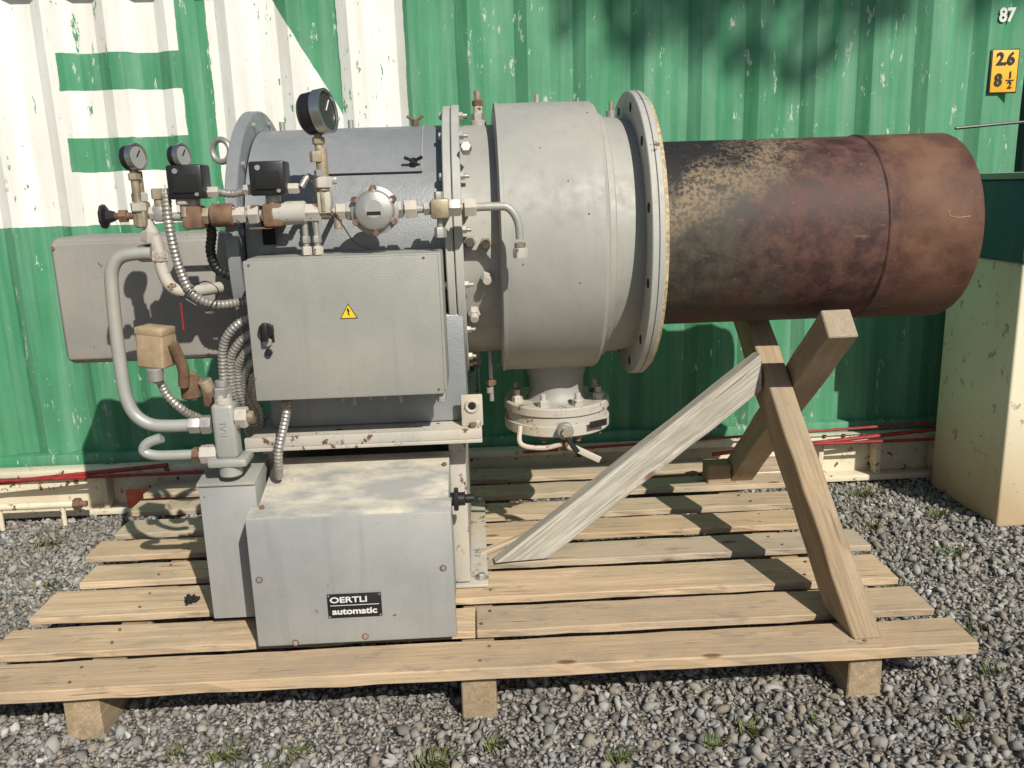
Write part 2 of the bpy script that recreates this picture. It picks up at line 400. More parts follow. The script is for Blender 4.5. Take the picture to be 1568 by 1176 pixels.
# fittings on top of duct
p=Part()
p.cyl((.03,CY-.02,CZ+.40),(0,0,1),.028,.02,'drum',20); p.hexb((.03,CY-.02,CZ+.42),(0,0,1),.024,.025,'steel'); p.cyl((.03,CY-.02,CZ+.44),(0,0,1),.016,.03,'platform',14)
p.hexb((.03,CY-.02,CZ+.47),(0,0,1),.020,.018,'rust'); p.cyl((.03,CY-.02,CZ+.485),(0,0,1),.012,.035,'brass',14)
for x in (-.42,.24,.50,-.66): p.cyl((x,CY,CZ+.40+(.07 if x==.24 else 0)),(0,0,1),.010,.035,'steel',12)
p.cyl((.50,CY-.03,CZ+.41),(0,0,1),.018,.03,'steel',14); p.cyl((.50,CY-.03,CZ+.44),(0,0,1),.008,.03,'brass',10)
for x,dg,k in ((.035,2,'brass'),(-.015,3,'steel'),(.035,-13,'platform'),(-.01,-31,'platform')):
    q=Vector(onr(x,.40,dg)); d=(q-Vector((x,CY,CZ))).normalized(); p.hexb(q,d,.020,.03,k); p.cyl(q+d*.03,d,.014,.022,k,12)
q=Vector((-.015,2.74,1.50)); p.hexb(q,(0,-1,0),.018,.04,'steel'); p.cyl(q,(0,-1,0),.012,.06,'steel')
q=Vector((-.015,2.78,1.67)); p.hexb(q,(0,-1,.3),.018,.04,'steel')
p.tube([(.04,3.0,.98),(.04,2.99,.86),(.04,2.99,.80)],.008,'steel',8); p.hexb((.04,2.99,.86),(0,0,1),.018,.02,'rust'); p.cyl((.035,2.99,.83),(0,0,1),.013,.02,'steel')
for x,dg,k in ((-.19,84,'rust'),(-.185,41,'black')):
    q=Vector(onr(x,.408,dg)); d=(q-Vector((x,CY,CZ))).normalized(); p.cyl(q,d,.012,.022,k,12)
    e=Vector((1,0,0)); p.tube([q+d*.034-e*.028,q+d*.016,q+d*.034+e*.028],.0055,k,8,False)
p.tube([onr(x,.4095,36.5) for x in np.linspace(-.46,-.16,8)],.004,'dark',6,False)
p.tube([onr(-.16,.4095,d) for d in range(37,120,4)],.003,'drum',6,False)
p.box(-.465,-.43,2.80,2.84,1.58,1.60,'steel',.003)
p.torus((-.83,2.97,1.70),(.45,1,0),.036,.010,'steel'); p.cyl((-.80,2.97,1.70),X,.012,.05,'steel')
p.done('housing_fittings',B)
# ---------------- oil / gas train in front of the housing
PY=2.57
zz=1.498
p=Part()
def H(x0,x1,r,k,hexa=False,z=None,y=PY):
    z=zz if z is None else z
    (p.hexb if hexa else p.cyl)((x0,y,z),X,r,x1-x0,k)
H(-.88,.085,.0125,'pipe')
for a,b,r,k,h in ((-.80,-.77,.026,'brass',1),(-.765,-.70,.034,'rust',0),(-.70,-.665,.026,'platform',1),(-.655,-.625,.03,'platform',1),(-.585,-.49,.034,'platform',0),(-.49,-.445,.028,'platform',1),(-.445,-.42,.022,'brass',0),(-.40,-.37,.026,'platform',1),(-.37,-.34,.030,'steel',1),(-.235,-.205,.028,'steel',1),(-.20,-.165,.030,'platform',1),(-.145,-.125,.022,'steel',1),(-.07,-.035,.028,'steel',1),(-.025,.01,.030,'platform',1)):
    H(a,b,r,k,bool(h))
p.box(-.125,-.07,PY-.03,PY+.03,zz-.03,zz+.028,'brass',.008)
c=(-.287,PY-.055,zz)
p.lathe((c[0],PY+.05,c[2]),(0,-1,0),[(0,0),(0,.045),(.03,.052),(.05,.07),(.062,.07),(.064,.066),(.068,.07),(.08,.07),(.083,.060),(.10,.054),(.104,.048),(.104,0)],'steel',40)
for i in range(6):
    a=math.radians(i*60+30); p.hexb((c[0]+.064*math.cos(a),PY-.03,c[2]+.064*math.sin(a)),(0,-1,0),.011,.014,'rust')
    p.tube([(c[0]+.045*math.cos(a),PY-.045,c[2]+.045*math.sin(a)),(c[0]+.068*math.cos(a),PY-.028,c[2]+.068*math.sin(a))],.010,'steel',8,False)
p.cyl((c[0],PY-.053,c[2]+.005),(0,-1,0),.026,.002,'pipe',24,0); p.box(c[0]-.02,c[0]+.02,PY-.0562,PY-.0552,zz-.012,zz-.002,'black',0)
p.tube([(.0,PY,zz),(.08,PY,zz),(.105,PY,zz-.006),(.125,PY,zz-.03),(.134,PY,zz-.06),(.136,PY,1.40)],.0125,'pipe',14)
p.hexb((.136,PY,1.345),(0,0,1),.022,.03,'platform'); p.cyl((.136,PY,1.375),(0,0,1),.017,.015,'brass')
p.hexb((-.10,PY,zz-.085),(0,0,1),.018,.03,'steel'); p.cyl((-.10,PY,zz-.085),(0,0,1),.009,.09,'steel')
p.hexb((-.10,PY,zz+.028),(0,0,1),.014,.02,'steel')
for x in (-.498,-.465): p.cyl((x,PY,1.374),(0,0,1),.009,.10,'steel'); p.hexb((x,PY,1.375),(0,0,1),.015,.025,'platform'); p.hexb((x,PY,1.41),(0,0,1),.013,.02,'steel')
p.cyl((-.40,PY,zz),(0,0,-1),.012,.05,'brass')
p.done('fuel_pipe_train',B)
def gauge(name,x,z,r,y=PY-.02,face=(.25,-1,.05),stem=.1,deep=.95):
    p=Part(); d=Vector(face).normalized(); c=Vector((x,y,z)); dp=r*deep
    p.lathe(c-d*dp*.5,d,[(0,0),(0,r*.8),(r*.15,r*.93),(dp*.60,r*.95),(dp*.62,r),(dp*.66,r)],'black',40)
    p.lathe(c-d*dp*.5,d,[(dp*.62,r*1.003),(dp*1.01,r*1.003),(dp*1.02,r*.88),(dp*.95,r*.86)],'chrome',40)
    p.lathe(c-d*dp*.5,d,[(dp*.93,r*.86),(dp*.931,0)],'glass' if r>.04 else 'dial',40)
    a,b,_=basis(d); q=c+d*dp*.46; p.tube([q-a*r*.1,q+a*r*.35+b*r*.5],.0018,'txtblack' if r<.04 else 'txtwhite',5,False)
    p.cyl((x,y,z-r*.9),(0,0,-1),.012,stem,'brass'); p.hexb((x,y,z-r-.005),(0,0,-1),.018,.02,'brass'); p.hexb((x,y,z-r-stem*.55),(0,0,-1),.022,.025,'platform')
    return p.done(name,B)
gauge('pressure_gauge',-.435,1.775,.062,face=(1.0,-.30,.12),stem=.22,deep=1.2)
gauge('pressure_gauge_small',-.965,1.667,.038,face=(1,-.35,.1),stem=.16,deep=1.1)
gauge('pressure_gauge_small',-.835,1.667,.034,face=(1,-.35,.1),stem=.14,deep=1.1)
p=Part()
p.box(-.452,-.412,PY-.03,PY+.02,zz-.005,zz+.06,'platform',.008); p.cyl((-.43,PY-.02,zz+.06),(0,0,1),.017,.12,'brass'); p.hexb((-.44,PY-.02,1.64),(0,0,1),.024,.03,'brass'); p.hexb((-.43,PY-.02,zz+.07),(0,0,1),.025,.03,'platform'); p.hexb((-.435,PY-.02,1.60),(0,0,1),.020,.018,'steel')
for cx,cz in ((-.815,1.595),(-.583,1.598)):
    p.box(cx-.052,cx+.048,PY-.05,PY+.04,cz-.048,cz+.048,'black',.007)
    p.box(cx-.035,cx+.035,PY-.056,PY-.051,cz-.03,cz+.02,'dark',.002)
    p.cyl((cx-.025,PY-.05,cz+.03),(0,-1,0),.008,.004,'steel',10); p.cyl((cx+.03,PY-.05,cz-.035),(0,-1,0),.006,.004,'steel',10)
    p.cyl((cx,PY,zz),(0,0,1),.022,.06,'steel'); p.box(cx-.03,cx+.03,PY-.03,PY+.03,zz-.038,zz+.03,'rust',.01)
    p.hexb((cx+.048,PY,cz-.03),X,.017,.03,'platform')
    p.hexb((cx-.052,PY,cz-.03),(-1,0,0),.017,.03,'platform')
p.tube([(-.74,PY,1.565),(-.70,PY,1.558),(-.665,PY-.0,1.565),(-.65,PY,1.57)],.012,'flex',12,True,.012)
p.tube([(-.50,PY,1.57),(-.478,PY+.02,1.60),(-.46,PY+.04,1.56),(-.49,PY+.06,1.50)],.011,'flex',12,True,.012)
p.box(-.985,-.945,PY-.03,PY+.03,1.47,1.545,'brass',.01); p.cyl((-.965,PY,1.52),(0,0,1),.015,.11,'brass'); p.hexb((-.965,PY,1.545),(0,0,1),.024,.025,'platform')
p.cyl((-1.04,PY-.02,1.505),X,.010,.07,'rust'); p.hexb((-1.02,PY-.02,1.505),X,.02,.02,'rust')
p.lathe((-1.075,PY-.02,1.505),X,[(0,0),(0,.018),(.006,.036),(.014,.034),(.02,.02),(.04,.014),(.04,0)],'black',9)
p.hexb((-.94,PY,1.51),X,.02,.03,'platform'); p.cyl((-.91,PY,1.50),(0,0,1),.016,.08,'brass'); p.hexb((-.91,PY,1.55),(0,0,1),.022,.03,'brass'); p.box(-.93,-.89,PY-.02,PY+.02,1.485,1.53,'steel',.008)
p.tube([(-.955,PY,1.49),(-.935,PY,1.43),(-.93,PY,1.38),(-.925,PY-.0,1.34),(-.91,PY,1.30),(-.885,PY+.01,1.28),(-.85,PY+.04,1.275),(-.80,PY+.12,1.275)],.018,'platform',14)
p.hexb((-.945,PY,1.46),(-.25,0,-1),.026,.035,'platform'); p.hexb((-.928,PY,1.40),(-.1,0,-1),.026,.03,'platform')
p.box(-.995,-.935,PY-.01,PY+.06,1.37,1.42,'rust',.012)
p.done('valve_manifold',B)
p=Part()
p.tube([(-.95,PY,1.395),(-1.0,PY,1.395),(-1.045,PY,1.385),(-1.072,PY,1.35),(-1.08,PY,1.29),(-1.085,PY,1.15),(-1.085,PY,1.02),(-1.08,PY,.955),(-1.06,PY,.905),(-1.02,PY,.875),(-.96,PY,.867),(-.86,PY,.867)],.0195,'pipe',16)
p.hexb((-.90,PY,.867),X,.027,.035,'steel'); p.hexb((-.862,PY,.867),X,.03,.03,'steel')
p.tube([(-.99,PY,.83),(-1.035,PY,.815),(-1.05,PY,.79),(-1.02,PY,.775),(-.96,PY,.772),(-.86,PY,.772)],.016,'pipe',14)
p.hexb((-.875,PY,.772),X,.030,.05,'platform'); p.hexb((-.90,PY,.772),X,.024,.02,'rust')
p.box(-.825,-.755,PY-.03,PY+.035,.76,.935,'pipe',.014,3); p.cyl((-.79,PY,.93),(0,0,1),.027,.035,'platform'); p.hexb((-.79,PY,.955),(0,0,1),.030,.03,'steel'); p.cyl((-.79,PY,.985),(0,0,1),.02,.02,'steel')
p.box(-.85,-.73,PY-.04,PY+.06,.735,.762,'pipe',.008); p.cyl((-.79,PY,.70),(0,0,1),.035,.04,'pipe')
p.hexb((-.755,PY,.885),X,.034,.035,'platform'); p.cyl((-.72,PY,.885),X,.02,.02,'brass')
text('valve_casting_mark','RAL',.03,(-.79,PY-.031,.86),M['pipe'],B,0,1,.0015).rotation_euler=(pi/2,-pi/2,0)
p.done('return_pipes',B)
p=Part(); T=Matrix.Translation((-.985,PY+.03,1.11))@Matrix.Rotation(math.radians(-14),4,'Z')@Matrix.Rotation(math.radians(5),4,'Y')
p.box(-.045,.045,-.035,.035,-.06,.062,'tan',.007,3,T); p.box(-.047,.047,-.037,.037,.04,.064,'tan',.005,2,T); p.cyl((-.985,PY,1.05),(0,0,-1),.024,.04,'steel'); 
p.hexb((-.985,PY+.02,1.03),(0,0,-1),.02,.03,'platform'); p.tube([(-.985,PY+.02,1.02),(-.97,PY+.03,.96),(-.93,PY+.05,.90),(-.90,PY+.1,.86)],.014,'flex',12,True,.012)
p.tube([(-.93,PY+.02,1.12),(-.915,PY+.04,1.04),(-.925,PY+.06,.98)],.017,'rust',12); p.cyl((-.92,PY+.1,1.0),(0,0,-1),.03,.07,'rust'); p.box(-.88,-.82,PY+.08,PY+.14,.90,.96,'rust',.01); p.cyl((-.86,PY+.10,.95),(-.3,-.2,1),.022,.04,'brass')
p.tube([(-.93,PY+.15,1.0),(-.88,PY+.15,.94),(-.84,PY+.16,.86),(-.86,PY+.16,.75)],.012,'rust',10)
p.done('pressure_switch',B)
p=Part()
p.tube([(-.885,PY-.01,1.56),(-.885,PY-.02,1.50),(-.88,PY-.02,1.42),(-.87,PY-.01,1.34),(-.845,PY,1.27),(-.79,PY+.02,1.235),(-.72,PY+.06,1.235),(-.665,PY+.07,1.245)],.0145,'flex',14,True,.012)
p.tube([(-.79,PY+.06,1.50),(-.795,PY+.08,1.44),(-.81,PY+.1,1.39),(-.80,PY+.12,1.33),(-.74,PY+.14,1.30)],.016,'black',14,True,.014)
for i,z in enumerate((1.19,1.14,1.10,1.055,1.01)):
    dx=.115-.02*i
    p.tube([(-.655,PY+.05,z),(-.70,PY+.05,z-.005),(-.70-dx*.5,PY+.05+.008*i,z-.04),(-.70-dx*.85,PY+.07+.01*i,z-.11+.01*i),(-.70-dx*.95,PY+.1+.01*i,.94-.01*i),(-.70-dx*.8,PY+.17,.86),(-.72-dx*.5,PY+.2,.78)],.0145,'flex',14,True,.012)
    p.hexb((-.668,PY+.05,z),(-1,0,0),.018,.02,'platform')
p.hexb((-.598,PY-.0,.955),(0,0,-1),.02,.025,'rust')
p.tube([(-.598,PY,.95),(-.600,PY-.005,.90),(-.615,PY-.015,.84),(-.632,PY-.02,.78),(-.64,PY-.01,.72),(-.65,PY+.02,.68)],.0145,'flex',14,True,.012)
p.done('flexible_conduits',B)
p=Part()
p.tube([(-.83,PY-.03,1.24),(-.86,PY-.03,1.27),(-.80,PY-.03,1.31),(-.76,PY-.03,1.28),(-.80,PY-.03,1.22)],.002,'black',5)
p.tube([(-.41,PY-.04,1.50),(-.38,PY-.05,1.46),(-.35,PY-.04,1.41),(-.30,PY-.04,1.385)],.0018,'black',5)
p.box(-.876,-.870,PY-.035,PY-.032,1.17,1.25,'red',.0005)
p.box(-.66,-.62,2.715,2.722,1.40,1.52,'dark',.002); p.box(-.655,-.59,PY-.02,2.75,1.455,1.46,'rust',.001); p.cyl((-.60,PY,1.49),(0,-1,0),.02,.02,'rust')
p.box(-.44,-.425,PY,2.76,1.49,1.50,'rust',.001); p.box(-.95,-.93,PY,2.80,1.49,1.50,'rust',.001); p.box(-.95,-.76,2.795,2.81,1.49,1.50,'rust',.001); p.box(-.08,-.06,PY,2.76,1.492,1.50,'rust',.001)
p.done('brackets_and_wires',B)

# ================================================================== PALLET
P=empty('wooden_pallet')
def beam(name,p0,p1,w,h,mat,parent,up=(0,0,1),bev=.004,cut=None):
    p0=Vector(p0);p1=Vector(p1);d=(p1-p0).normalized();a=Vector(up).cross(d).normalized();b=d.cross(a);L=(p1-p0).length
    bm=bmesh.new(); bmesh.ops.create_cube(bm,size=1)
    for v in bm.verts: v.co=Vector((v.co.x*L,v.co.y*w,v.co.z*h))
    r=random.Random(name+str(L)+str(p0.y))
    if cut:
        for v in bm.verts:
            if v.co.x<0: v.co.x+=cut[0]*(v.co.z/h)
            else: v.co.x+=cut[1]*(v.co.z/h)
    n=max(2,int(L/.10))
    es=[e for e in bm.edges if abs((e.verts[0].co-e.verts[1].co).x)>L*.5]
    bmesh.ops.subdivide_edges(bm,edges=es,cuts=n,use_grid_fill=True)
    for v in bm.verts:
        v.co.y+=r.uniform(-1,1)*.003; v.co.z+=r.uniform(-1,1)*.0014
    bmesh.ops.bevel(bm,geom=[e for e in bm.edges if len(e.link_faces)==2 and e.calc_face_angle(0)>.8],offset=bev,segments=1,affect='EDGES')
    me=bpy.data.meshes.new(name); bm.to_mesh(me); bm.free(); me.materials.append(mat)
    o=bpy.data.objects.new(name,me); COL.objects.link(o)
    R=Matrix((d,a,b)).transposed().to_4x4(); o.matrix_world=Matrix.Translation((p0+p1)/2)@R; o.parent=parent; return o
rows=[(2.228,2.385,(-1.62,1.455)),(2.447,2.610,(-1.57,-.045,1.44)),(2.670,2.872,(-1.55,1.43)),(2.938,3.095,(-1.50,-.03,1.46)),(3.168,3.325,(-1.58,1.42)),(3.402,3.555,(-1.56,-.05,1.40)),(3.645,3.790,(-1.60,1.43)),(3.880,4.035,(-1.62,1.48))]
k=0
for i,(a,b,xx) in enumerate(rows):
    for x0,x1 in zip(xx[:-1],xx[1:]):
        k+=1; dz=random.uniform(-.0025,.0025); tl=random.uniform(-.006,.006)
        th=.037 if i==0 else .026
        beam('deck_board_%d'%k,(x0+.002,(a+b)/2-tl,.189-th/2+dz),(x1-.002,(a+b)/2+tl,.189-th/2+dz+random.uniform(-.002,.002)),b-a,th,M['wood'],P,bev=.003)
for i,x in enumerate((-1.20,-.04,1.13)):
    beam('runner_%d'%(i+1),(x,2.26,.076),(x,4.02,.076),.105,.150,M['wood2'],P,bev=.004)
p=Part()
for (a,b,xx) in rows:
    for x in (-1.20,-.04,1.13):
        for k in range(2):
            p.cyl((x+random.uniform(-.03,.03)+.025*(1 if x==-.04 else 0),a+(b-a)*(.25+.5*k),.187),(0,0,1),.005,.0055,'rust',8,0)
p.done('nails',P)
# ================================================================== TRESTLE
T=empty('wooden_trestle')
beam('front_leg',(1.135,2.375,.190),(1.085,3.42,1.09),.090,.130,M['wood2'],T,cut=(-.152,0))
beam('rear_leg',(1.212,2.77,1.075),(1.195,3.78,.192),.105,.110,M['wood2'],T,cut=(0,.126))
beam('brace',(.125,2.955,.195),(1.045,3.07,.855),.060,.118,M['woodgrey'],T,cut=(-.165,.075))
beam('foot_block',(1.03,3.72,.235),(1.14,3.72,.235),.10,.09,M['wood2'],T)
beam('cleat',(1.205,2.50,.205),(1.24,2.62,.205),.05,.03,M['wood2'],T)
beam('stick',(-.03,3.0,.20),(.33,3.30,.202),.03,.02,M['wood'],P)
# ================================================================== CONTAINER
C=empty('shipping_container')
WY=4.25
t=NT('container_paint',.55,0,.35); o=t.obj(); x,y,z=t.sep(o)
nw=t.noise(o,9,4,.6); wob=t.math('MULTIPLY',t.math('SUBTRACT',nw,.5),.02)
xw=t.math('ADD',x,wob); zw=t.math('ADD',z,wob)
tri_=t.math('MULTIPLY',t.math('GREATER_THAN',xw,t.math('ADD',t.math('MULTIPLY',t.math('SUBTRACT',2.43,z),.56),-.89)),t.math('LESS_THAN',xw,-.60))
bars=t.math('MULTIPLY',t.between(xw,-1.90,-1.30),t.math('MAXIMUM',t.between(zw,2.055,2.22),t.between(zw,1.685,1.84)))
strip=t.between(xw,-1.335,-1.205)
gr=t.math('MAXIMUM',t.math('MAXIMUM',tri_,bars),strip)
wh=t.math('MULTIPLY',t.math('MULTIPLY',t.math('LESS_THAN',xw,-.29),t.math('GREATER_THAN',zw,1.435)),t.math('SUBTRACT',1.0,gr))
ch=t.noise(t.map(o,(6,1,1.6)),5,7,.72); ch2=t.noise(t.map(o,(1,1,.35)),3.0,3)
chip=t.rng(t.math('ADD',ch,t.math('MULTIPLY',ch2,.18)),.725,.732)
green=t.mix(t.rng(t.noise(o,1.4,5),.3,.75),(.040,.200,.090),(.075,.285,.150))
chalk=t.math('MULTIPLY',t.rng(t.noise(t.map(o,(9,1,.5)),2.2,5,.6),.40,.72),.55)
green=t.mix(chalk,green,(.20,.38,.265))
white=t.mix(t.rng(t.noise(t.map(o,(5,1,.6)),2.5,5),.35,.8),(.80,.79,.74),(.64,.62,.55))
c=t.mix(wh,green,white)
under=t.mix(wh,(.42,.50,.40),(.06,.25,.13))
c=t.mix(chip,c,under)
ch3=t.rng(t.noise(t.map(o,(5,1,2.2)),9,6,.7),.70,.71); c=t.mix(ch3,c,(.16,.11,.07))
low=t.math('MULTIPLY',t.rng(z,.9,.2),t.rng(t.noise(o,6,5),.4,.7),True); c=t.mix(t.math('MULTIPLY',low,.4),c,(.12,.17,.11))
t.color(c); t.rough(.55); t.bump(t.math('ADD',t.noise(o,3.5,3),t.math('MULTIPLY',ch,.1)),.35,.02); M['cont']=t.m
p=Part(); xs=[];x_=-3.05
while x_<2.78:
    xs+=[(x_,0.0),(x_+.072,0.0),(x_+.072+.060,.036),(x_+.072+.060+.086,.036)]; x_+=.278
vs=[];fs=[]; zs=np.linspace(.30,2.50,12)
for zv in zs:
    for (a,d) in xs:
        vs.append((a+.002*math.sin(zv*5+a*3),WY+d+.004*math.sin(a*2.1+zv*2.3)+.003*math.sin(a*5.3-zv*4),zv))
n=len(xs)
for j in range(len(zs)-1):
    for i in range(n-1): fs.append([j*n+i,j*n+i+1,(j+1)*n+i+1,(j+1)*n+i])
p.add(vs,fs,'cont'); o=p.done('corrugated_side',C,20)
p=Part()
p.box(-3.15,2.95,4.215,4.30,2.50,2.60,'cont',.006); p.box(-3.15,2.95,4.215,4.30,.20,.30,'cont',.006)
p.box(2.80,2.95,4.21,4.35,.16,2.60,'cont',.008); p.box(-3.20,-3.05,4.21,4.35,.16,2.60,'cont',.008)
p.box(-3.15,2.94,4.30,6.6,2.54,2.58,'cont',.004); p.box(2.90,2.94,4.36,6.6,.2,2.53,'cont',.004); p.box(-3.19,-3.15,4.36,6.6,.2,2.53,'cont',.004); p.box(-3.1,2.9,4.32,6.6,.2,.28,'cont',.004)
for x0 in (-3.21,2.79):
    for z0 in (0.0,2.48):
        p.box(x0,x0+.17,4.195,4.37,z0,z0+.16,'cont',.01)
p.done('frame_rails',C)
p=Part(); p.box(2.525,2.665,4.236,4.239,1.925,2.13,'txtblack',.001); p.box(2.531,2.659,4.2325,4.2355,1.931,2.124,'label',.001); p.done('height_label',C)
text('height_label_text','2.6',.078,(2.595,4.229,2.082),M['txtblack'],C,.0025,.95,.001)
text('height_label_text','8',.078,(2.567,4.229,1.985),M['txtblack'],C,.0025,.95,.001)
text('height_label_text','1',.045,(2.625,4.229,2.008),M['txtblack'],C,.001,1,.001)
text('height_label_text','2',.045,(2.625,4.229,1.962),M['txtblack'],C,.001,1,.001)
p=Part(); p.box(2.605,2.645,4.229,4.231,1.983,1.987,'txtblack',0); p.done('label_rule',C)
text('container_number','87',.085,(2.585,4.236,2.28),M['txtwhite'],C,.003,.9,.001)
R=empty('steel_base_rail')
p=Part()
p.box(-3.4,2.38,4.10,4.19,.225,.255,'cream',.004); p.box(-3.4,2.38,4.165,4.19,.04,.224,'cream',.003)
p.box(-3.4,2.38,4.08,4.17,.02,.05,'cream',.004)
for x in (-1.9,-.5,.9,1.72,2.02,2.33): p.box(x,x+.025,4.085,4.163,.052,.223,'cream',.003)
for x in (1.75,1.85,1.95,2.1): p.cyl((x,4.10,.258),(0,0,1),.012,.01,'rust',10)
p.box(-1.78,-1.55,4.072,4.079,.055,.15,'orange',.002)
p.done('rail_profile',R)
def rb(name,pts,r,k):
    p=Part(); p.tube(pts,r,k,10,False); o=p.done(name); return o
rb('red_steel_bar',[(-2.75,4.04,.20),(-1.55,4.05,.275)],.011,'red')
rb('red_steel_bar',[(-2.6,4.02,.24),(-1.0,4.04,.235)],.008,'red')
rb('red_steel_bar',[(1.15,4.03,.215),(2.30,4.05,.29)],.010,'red')
rb('red_steel_bar',[(1.3,4.02,.25),(2.36,4.03,.245)],.008,'red')
rb('red_steel_bar',[(.2,4.05,.262),(2.36,4.06,.325)],.007,'red')
p=Part(); p.cyl((-2.6,3.98,.12),X,.018,.64,'cream',14); p.hexb((-1.99,3.98,.12),X,.03,.03,'rust'); p.cyl((-1.96,3.98,.12),X,.015,.03,'rust'); p.cyl((-2.35,3.98,.12),(0,0,-1),.012,.12,'cream'); p.cyl((-2.05,3.98,.12),(0,0,-1),.012,.12,'cream'); p.done('steel_tie_rod')
# ================================================================== BIN (right)
Q=empty('painted_bin')
t=NT('bin_cream_paint',.6); o=t.obj(); x,y,z=t.sep(o)
n1=t.noise(t.map(o,(1,1,.4)),3,6,.6); c=t.mix(t.rng(n1,.3,.7),(.84,.78,.58),(.68,.61,.42))
c=t.mix(t.rng(t.math('ADD',z,t.math('MULTIPLY',n1,.8)),.95,.40,0,.75),c,(.46,.30,.15)); c=t.mix(t.rng(t.noise(o,14,6,.7),.60,.64,0,.7),c,(.28,.20,.12)); t.color(c); t.bump(n1,.3,.01); M['bin']=t.m
M['teal']=paint('teal_band',(.03,.10,.115),rough=.45,chips=.3,dust=.3,dirt=(.05,.12,.12))
M['tealtop']=paint('green_rim',(.30,.40,.28),rough=.6)
p=Part(); p.box(2.28,2.98,3.46,4.02,.0,1.18,'bin',.012,3); p.box(2.265,2.99,3.445,4.035,1.181,1.52,'teal',.01,3); p.box(2.255,3.0,3.435,4.045,1.521,1.55,'tealtop',.008)
p.done('bin_body',Q)
p=Part(); p.tube([(2.02,3.6,1.735),(2.35,3.6,1.755),(2.9,3.6,1.78)],.006,'black',8); p.tube([(2.9,3.6,1.78),(2.9,3.62,1.55)],.01,'black',8); p.done('bin_lid_rod',Q)

# ================================================================== GROUND
t=NT('gravel_ground',.9,0,.2); o=t.obj()
v=t.voro(o,70); n1=t.noise(o,2,4)
wn=t.sep(v[1])[0]
c=t.mix(wn,(.15,.145,.13),(.38,.365,.34)); c=t.mix(t.rng(v[0],.35,.7),c,(.08,.07,.06)); c=t.mix(t.rng(n1,.45,.7,0,.5),c,(.20,.17,.13))
t.color(c); t.bump(t.math('SUBTRACT',1.0,v[0]),1.0,.010); M['ground']=t.m
p=Part(); g=[-200,-60,-20,-8,-4,4,8,20,60,200]; vs=[(a,b,0) for b in g for a in g]; k=len(g)
p.add(vs,[[j*k+i,j*k+i+1,(j+1)*k+i+1,(j+1)*k+i] for j in range(k-1) for i in range(k-1)],'ground'); p.done('ground')
t=NT('gravel_stone',.88,0,.2); gi=t.n.new('ShaderNodeNewGeometry'); r=gi.outputs['Random Per Island']
c=t.mix(t.rng(r,0,1),(.13,.128,.118),(.37,.36,.335)); 
r2=t.math('FRACT',t.math('MULTIPLY',r,17.3)); c=t.mix(t.rng(r2,.75,.77,0,.6),c,(.27,.215,.15)); c=t.mix(t.rng(r2,.0,.04,.8,0),c,(.60,.585,.55))
big=t.noise(t.obj(),2.2,4); c=t.mix(t.rng(big,.45,.70,0,.5),c,(.17,.15,.115))
t.color(c); M['stone']=t.m
bm=bmesh.new(); bmesh.ops.create_icosphere(bm,subdivisions=1,radius=1); tv=np.array([v.co[:] for v in bm.verts]); tf=np.array([[v.index for v in f.verts] for f in bm.faces]); bm.free()
N=70000
px=rng.uniform(-3.2,3.2,N); py=rng.uniform(1.6,4.2,N)
keep=~((np.abs(px+.05)<1.3)&(py>2.5)&(rng.random(N)<.7)); px=px[keep];py=py[keep];N=len(px)
sz=rng.lognormal(math.log(.0070),.42,N).clip(.003,.020)
sc=np.stack([sz*rng.uniform(.8,1.7,N),sz*rng.uniform(.65,1.2,N),sz*rng.uniform(.4,.9,N)],1)
A=rng.normal(size=(N,4)); A/=np.linalg.norm(A,axis=1)[:,None]; w,a,b,c_=A.T
Rm=np.stack([1-2*(b*b+c_*c_),2*(a*b-c_*w),2*(a*c_+b*w),2*(a*b+c_*w),1-2*(a*a+c_*c_),2*(b*c_-a*w),2*(a*c_-b*w),2*(b*c_+a*w),1-2*(a*a+b*b)],1).reshape(N,3,3)
V=tv[None]*(1+rng.normal(0,.28,(N,12,1)))*sc[:,None,:]; V=np.einsum('nij,nkj->nki',Rm,V)
V+=np.stack([px,py,sz*rng.uniform(.1,.9,N)],1)[:,None,:]
F=(tf[None]+(np.arange(N)*12)[:,None,None]).reshape(-1,3)
me=bpy.data.meshes.new('gravel'); me.vertices.add(N*12); me.vertices.foreach_set('co',V.reshape(-1).astype(np.float32))
me.loops.add(len(F)*3); me.loops.foreach_set('vertex_index',F.reshape(-1).astype(np.int32)); me.polygons.add(len(F)); me.polygons.foreach_set('loop_start',np.arange(0,len(F)*3,3,dtype=np.int32))
me.update(calc_edges=True); me.materials.append(M['stone']); go=bpy.data.objects.new('gravel',me); COL.objects.link(go)
# weeds
t=NT('weed_leaf',.6); gi=t.n.new('ShaderNodeNewGeometry'); t.color(t.mix(gi.outputs['Random Per Island'],(.045,.085,.02),(.17,.16,.06))); M['weed']=t.m
p=Part()
def tuft(cx,cy,n,s):
    for i in range(n):
        a=random.uniform(0,2*pi); l=random.uniform(.4,1)*s; r0=random.uniform(0,s*1.6); bx,by=cx+r0*math.cos(a*1.7),cy+r0*math.sin(a*1.7)*.6
        w=random.uniform(.0012,.003); dx,dy=math.cos(a),math.sin(a); k=random.uniform(.4,1.3)
        p.add([(bx-dy*w,by+dx*w,.004),(bx+dy*w,by-dx*w,.004),(bx+dx*l*k*.5+dy*w,by+dy*l*k*.5-dx*w,.006+l*.5),(bx+dx*l*k*.5-dy*w,by+dy*l*k*.5+dx*w,.006+l*.5),(bx+dx*l*k,by+dy*l*k,.012+l*.55)],[[0,1,2,3],[3,2,4]],'weed')
